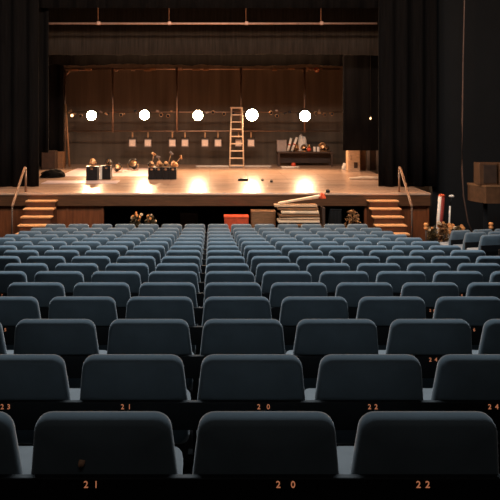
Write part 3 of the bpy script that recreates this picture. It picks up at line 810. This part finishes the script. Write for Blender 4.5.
# plants
def leaf_cluster(n, rx, ry, z0, z1, size, seed):
    rnd = random.Random(seed); bm = bmesh.new()
    for _ in range(n):
        a = rnd.uniform(0, 2 * PI); q = math.sqrt(rnd.random()); t = rnd.random()
        rr = (0.35 + 0.65 * math.sin(PI * min(1, 0.25 + t * 0.75)))
        c = Vector((rx * q * math.cos(a) * rr, ry * q * math.sin(a) * rr, z0 + (z1 - z0) * t))
        s = size * rnd.uniform(0.6, 1.3)
        m = Matrix.Translation(c) @ Euler((rnd.uniform(-0.9, 0.9), rnd.uniform(-1.2, 0.4), a)).to_matrix().to_4x4()
        pts = [(-s, 0, 0), (-s * 0.3, s * 0.32, 0.06 * s), (s * 0.5, s * 0.26, 0.02), (s, 0, -0.15 * s), (s * 0.5, -s * 0.26, 0.02), (-s * 0.3, -s * 0.32, 0.06 * s)]
        up = [bm.verts.new(m @ Vector(q_)) for q_ in pts]; dn = [bm.verts.new(m @ (Vector(q_) + Vector((0, 0, -0.004)))) for q_ in pts]
        bm.faces.new(up); bm.faces.new(list(reversed(dn)))
        for k in range(6): bm.faces.new((up[k], dn[k], dn[(k + 1) % 6], up[(k + 1) % 6]))
    me = bpy.data.meshes.new('foliage'); bm.to_mesh(me); bm.free()
    return me
def plant(px, d, py_top, wpx, label, blooms, mat, seed, bloom_top=None, group='potted plants before the stage'):
    p = pit(px, d); h = top_z(py_top, d); rx = wpx / 2 * d / F
    r = thing('potted_plant', p, label, 'plant', group)
    MB().lathe([(0.09, 0), (0.115, 0.22), (0.125, 0.22), (0.125, 0.26), (0.11, 0.26), (0.1, 0.2), (0.001, 0.2)], 18).build('pot', M['pot'], r)
    MB().tube([(0, 0, 0.19), (0.01, 0.0, h * 0.5), (0, 0.01, h * 0.8)], 0.02, 6).build('stem', M['dark_wood'], r)
    me = leaf_cluster(170, rx, min(rx, 0.2), 0.3, h - 0.03, 0.055, seed); me.materials.append(mat); link('foliage', me, r)
    rnd = random.Random(seed + 5)
    for k in range(blooms):
        b = MB(); a0 = rnd.uniform(0, 6)
        s = rnd.uniform(0.02, 0.036) * (1.35 if px > 440 else 1.0)
        c = Vector((rnd.uniform(-rx, rx) * 0.95, rnd.uniform(-0.12, 0.12), h + rnd.uniform(-0.2, 0.02)))
        for q in range(5):
            an = a0 + q * 2 * PI / 5
            mm = Matrix.Translation(c + Vector((math.cos(an) * s * 0.6, -0.02, math.sin(an) * s * 0.6))) @ Matrix.Diagonal((s * 0.6, s * 0.35, s * 0.6, 1))
            b.lathe([(0.05, -1)] + [(math.cos(t), math.sin(t)) for t in (-0.8, -0.2, 0.4, 0.9)] + [(0.05, 1)], 8, mm)
        b.build('flower', M['petal'] if k % 3 else M['petal_pale'], r)
    return r
plant(136, 18.0, 214, 12, 'plant with bright orange flowers in front of the stage, left of two at the left', 9, M['leaf'], 31)
plant(150, 18.25, 214.5, 11, 'plant with few orange flowers in front of the stage, right of two at the left', 6, M['leaf'], 32)
plant(353, 18.1, 209.5, 18, 'dry brown leafy plant in front of the stage beside the right steps', 0, M['dry_leaf'], 33)
plant(432.5, 17.45, 226.5, 12, 'dark leafy plant with few flowers, left of three at the right', 2, M['leaf'], 34)
plant(444, 17.1, 223, 14, 'leafy plant with many orange flowers below the red and white tube', 14, M['dry_leaf'], 35)
plant(459, 17.4, 225.5, 12, 'leafy plant with orange flowers beside the angled seats at the right', 8, M['leaf'], 36)
# red and white tube and slim pole
d = 17.75; p = pit(438, d); h = top_z(195.5, d)
r = thing('banner_roll', p, 'tall rolled banner, red and white, standing up among the plants', 'banner')
lean = at(441.8, 0, d).x - p.x
MB().tube([(0, 0, 0.01), (lean, 0, h)], 0.075, 14).build('roll', M['dull_red'], r)
MB().tube([(-0.055, -0.035, 0.05), (lean - 0.055, -0.035, h - 0.02)], 0.042, 12).build('white_fold', M['white'], r)
MB().lathe([(0.08, h - 0.03), (0.083, h), (0.06, h + 0.03), (0.001, h + 0.04)], 14, Matrix.Translation((lean, 0, 0))).build('end_cap', M['orange_red'], r)
d = 17.85; p = pit(448.3, d); h = top_z(206, d)
r = thing('slim_stand', p, 'slim pale stand with a white knob beside the rolled banner', 'stand')
lean = at(450, 0, d).x - p.x
MB().lathe([(0.08, 0), (0.08, 0.015), (0.02, 0.03)], 14).build('base', M['black_metal'], r)
MB().tube([(0, 0, 0.02), (lean, 0, h)], 0.022, 8).build('pole', M['white'], r)
MB().tube([(lean, 0, h), (lean + 0.04, 0, h + 0.22)], 0.008, 6).build('rod', M['black_metal'], r)
MB().lathe([(0.001, -0.05), (0.04, -0.035), (0.055, 0), (0.04, 0.035), (0.001, 0.05)], 12, Matrix.Translation((lean + 0.04, 0, h + 0.245)) @ Matrix.Diagonal((1.3, 1, 0.8, 1))).build('knob', M['white'], r)
# small post lamps with brass heads, their glint painted in as orange
for px, d, py, lab in ((426, 17.0, 223, 'brass headed post beside the plants and the right steps'), (491, 17.3, 222.5, 'brass headed post behind the angled seats at the right edge')):
    p = pit(px, d); h = top_z(py, d)
    r = thing('brass_post', p, lab, 'post', 'brass headed posts')
    MB().lathe([(0.13, 0), (0.13, 0.02), (0.03, 0.04)], 16).build('base', M['copper'], r)
    MB().tube([(0, 0, 0.03), (0, 0, h - 0.1)], 0.022, 8).build('pole', M['dark_wood'], r)
    MB().lathe([(0.03, h - 0.16), (0.055, h - 0.14), (0.055, h - 0.1), (0.03, h - 0.085), (0.05, h - 0.06), (0.06, h - 0.03), (0.04, h), (0.001, h + 0.01)], 14).build('head', M['petal'], r)

# hanging cable and loudspeaker shelf at the right
d = 18.6
tag(MB().tube([at(465.2, -30, d) - Vector((0, 0, -2)), at(464.6, 0, d), at(463.2, 60, d), at(462.3, 120, d), at(462, 170, d), at(463.5, 195, d), at(468, 222, d), at(474, 236, d)], 0.02, 7).build('hanging_rope', M['cable']),
    'long brown rope hanging down in front of the black wall at the right', 'rope')
d = 17.6
x0, x1 = at(478, 0, d).x, 7.8
zt, zb_ = zz(185.5, d), zz(203.5, d)
r = thing('wooden_platform', ((x0 + x1) / 2, d + 0.35, PIT_Z), 'brown raised platform with a chamfered corner at the right edge', 'platform')
b = MB(); bm = b.bm
w2 = (x1 - x0) / 2
outl = [(-w2, 0.2), (-w2 + 0.2, -0.35), (w2, -0.35), (w2, 0.35), (-w2, 0.35)]
lo = [bm.verts.new((x, y, zb_ - PIT_Z)) for x, y in outl]; hi = [bm.verts.new((x, y, zt - PIT_Z - 0.04)) for x, y in outl]
bm.faces.new(list(reversed(lo))); bm.faces.new(hi)
for k in range(5): bm.faces.new((lo[k], lo[(k + 1) % 5], hi[(k + 1) % 5], hi[k]))
b.build('body', M['speaker_wood'], r)
b = MB(); bm = b.bm
lo = [bm.verts.new((x * 1.02, y * 1.04, zt - PIT_Z - 0.04)) for x, y in outl]; hi = [bm.verts.new((x * 1.02, y * 1.04, zt - PIT_Z)) for x, y in outl]
bm.faces.new(list(reversed(lo))); bm.faces.new(hi)
for k in range(5): bm.faces.new((lo[k], lo[(k + 1) % 5], hi[(k + 1) % 5], hi[k]))
b.build('top_board', M['mid_wood'], r)
for xx in (-w2 + 0.35, w2 - 0.2):
    MB().box((xx, 0.1, (zb_ - PIT_Z) / 2), (0.08, 0.08, zb_ - PIT_Z)).build('post', M['black_paint'], r)
for k, (pa, pb) in enumerate(((481, 499), (501, 519))):
    xa_, xb_ = at(pa, 0, d).x, at(pb, 0, d).x
    h = zz(163.5, d) - zt
    r = thing('loudspeaker', ((xa_ + xb_) / 2, d + 0.3, zt + 0.001), ['brown wooden loudspeaker standing on the raised platform', 'second brown loudspeaker cut off by the right edge'][k], 'loudspeaker', 'loudspeakers on the platform')
    w = xb_ - xa_
    MB().box((0, 0, h / 2), (w, 0.4, h), None, 0.012).build('cabinet', M['speaker_wood'], r)
    MB().box((0.04, -0.202, h / 2), (w * 0.72, 0.02, h * 0.84), None, 0.006).build('grille', M['dark_wood'], r)

# ------------------------------------------------------------------ lights
def area(name, loc, target, sx_, sy_, power, col):
    l = bpy.data.lights.new(name, 'AREA'); l.shape = 'RECTANGLE'; l.size = sx_; l.size_y = sy_; l.energy = power; l.color = col
    o = bpy.data.objects.new(name, l); COL.objects.link(o); o.location = loc
    o.rotation_euler = (Vector(target) - Vector(loc)).to_track_quat('-Z', 'Y').to_euler()
    return o
def spot(name, loc, target, power, col, size, blend=0.5, rad=0.15):
    l = bpy.data.lights.new(name, 'SPOT'); l.energy = power; l.color = col; l.spot_size = size; l.spot_blend = blend; l.shadow_soft_size = rad
    o = bpy.data.objects.new(name, l); COL.objects.link(o); o.location = loc
    o.rotation_euler = (Vector(target) - Vector(loc)).to_track_quat('-Z', 'Y').to_euler()
    return o
WARM = (1.0, 0.60, 0.33)
for k, (px, py, r_) in enumerate(LAMPS):
    p = at(px, py, LD - 0.5)
    spot('lamp_beam', p, (p.x * 0.9, 19.0, STAGE_Z), 700, WARM, math.radians(130), 0.8)
area('stage_fill_light', (0, 23.4, 2.6), (0, 23.6, STAGE_Z), 8, 0.5, 400, (1.0, 0.62, 0.39))  # added overhead fill with no visible fixture, evens the light on the boards
pl_ = area('stage_edge_light', (0, 17.95, 4.6), (0, 18.0, -3.4), 11, 0.4, 160, (1.0, 0.6, 0.33)); pl_.data.spread = math.radians(45)
for x in (-3.0, 0, 3.0):
    area('front_of_house_light', (x, 13.0, 4.6), (x * 0.4, 26.0, -1.2), 1.2, 0.5, 170, (1.0, 0.60, 0.34))
area('house_light', (0, 10.0, 5.5), (0, 12.5, -3), 9, 2.5, 980, (0.76, 0.90, 1.0))
area('rear_fill_light', (0, -1.5, 4.5), (0, 2.5, -1.2), 4, 1.0, 16, (1.0, 0.97, 0.93))  # added dim fill from behind the camera for the nearest seat backs

w = bpy.data.worlds.new('World'); SC.world = w; w.use_nodes = True
w.node_tree.nodes['Background'].inputs['Color'].default_value = (0.004, 0.0035, 0.003, 1)
w.node_tree.nodes['Background'].inputs['Strength'].default_value = 1.0

# ------------------------------------------------------------------ camera and view
cam = bpy.data.cameras.new('Camera'); co = bpy.data.objects.new('Camera', cam); COL.objects.link(co)
co.location = (0, 0, 0); co.rotation_euler = (PI / 2, 0, 0)
cam.sensor_fit = 'HORIZONTAL'; cam.sensor_width = 36; cam.lens = F / 500 * 36
cam.shift_x = (250 - CX) / 500; cam.shift_y = -(250 - CY) / 500
cam.clip_end = 200
SC.camera = co
vs = SC.view_settings
vs.view_transform = 'Standard'; vs.look = 'None'; vs.gamma = 1.0; vs.exposure = 0.0; vs.use_curve_mapping = False
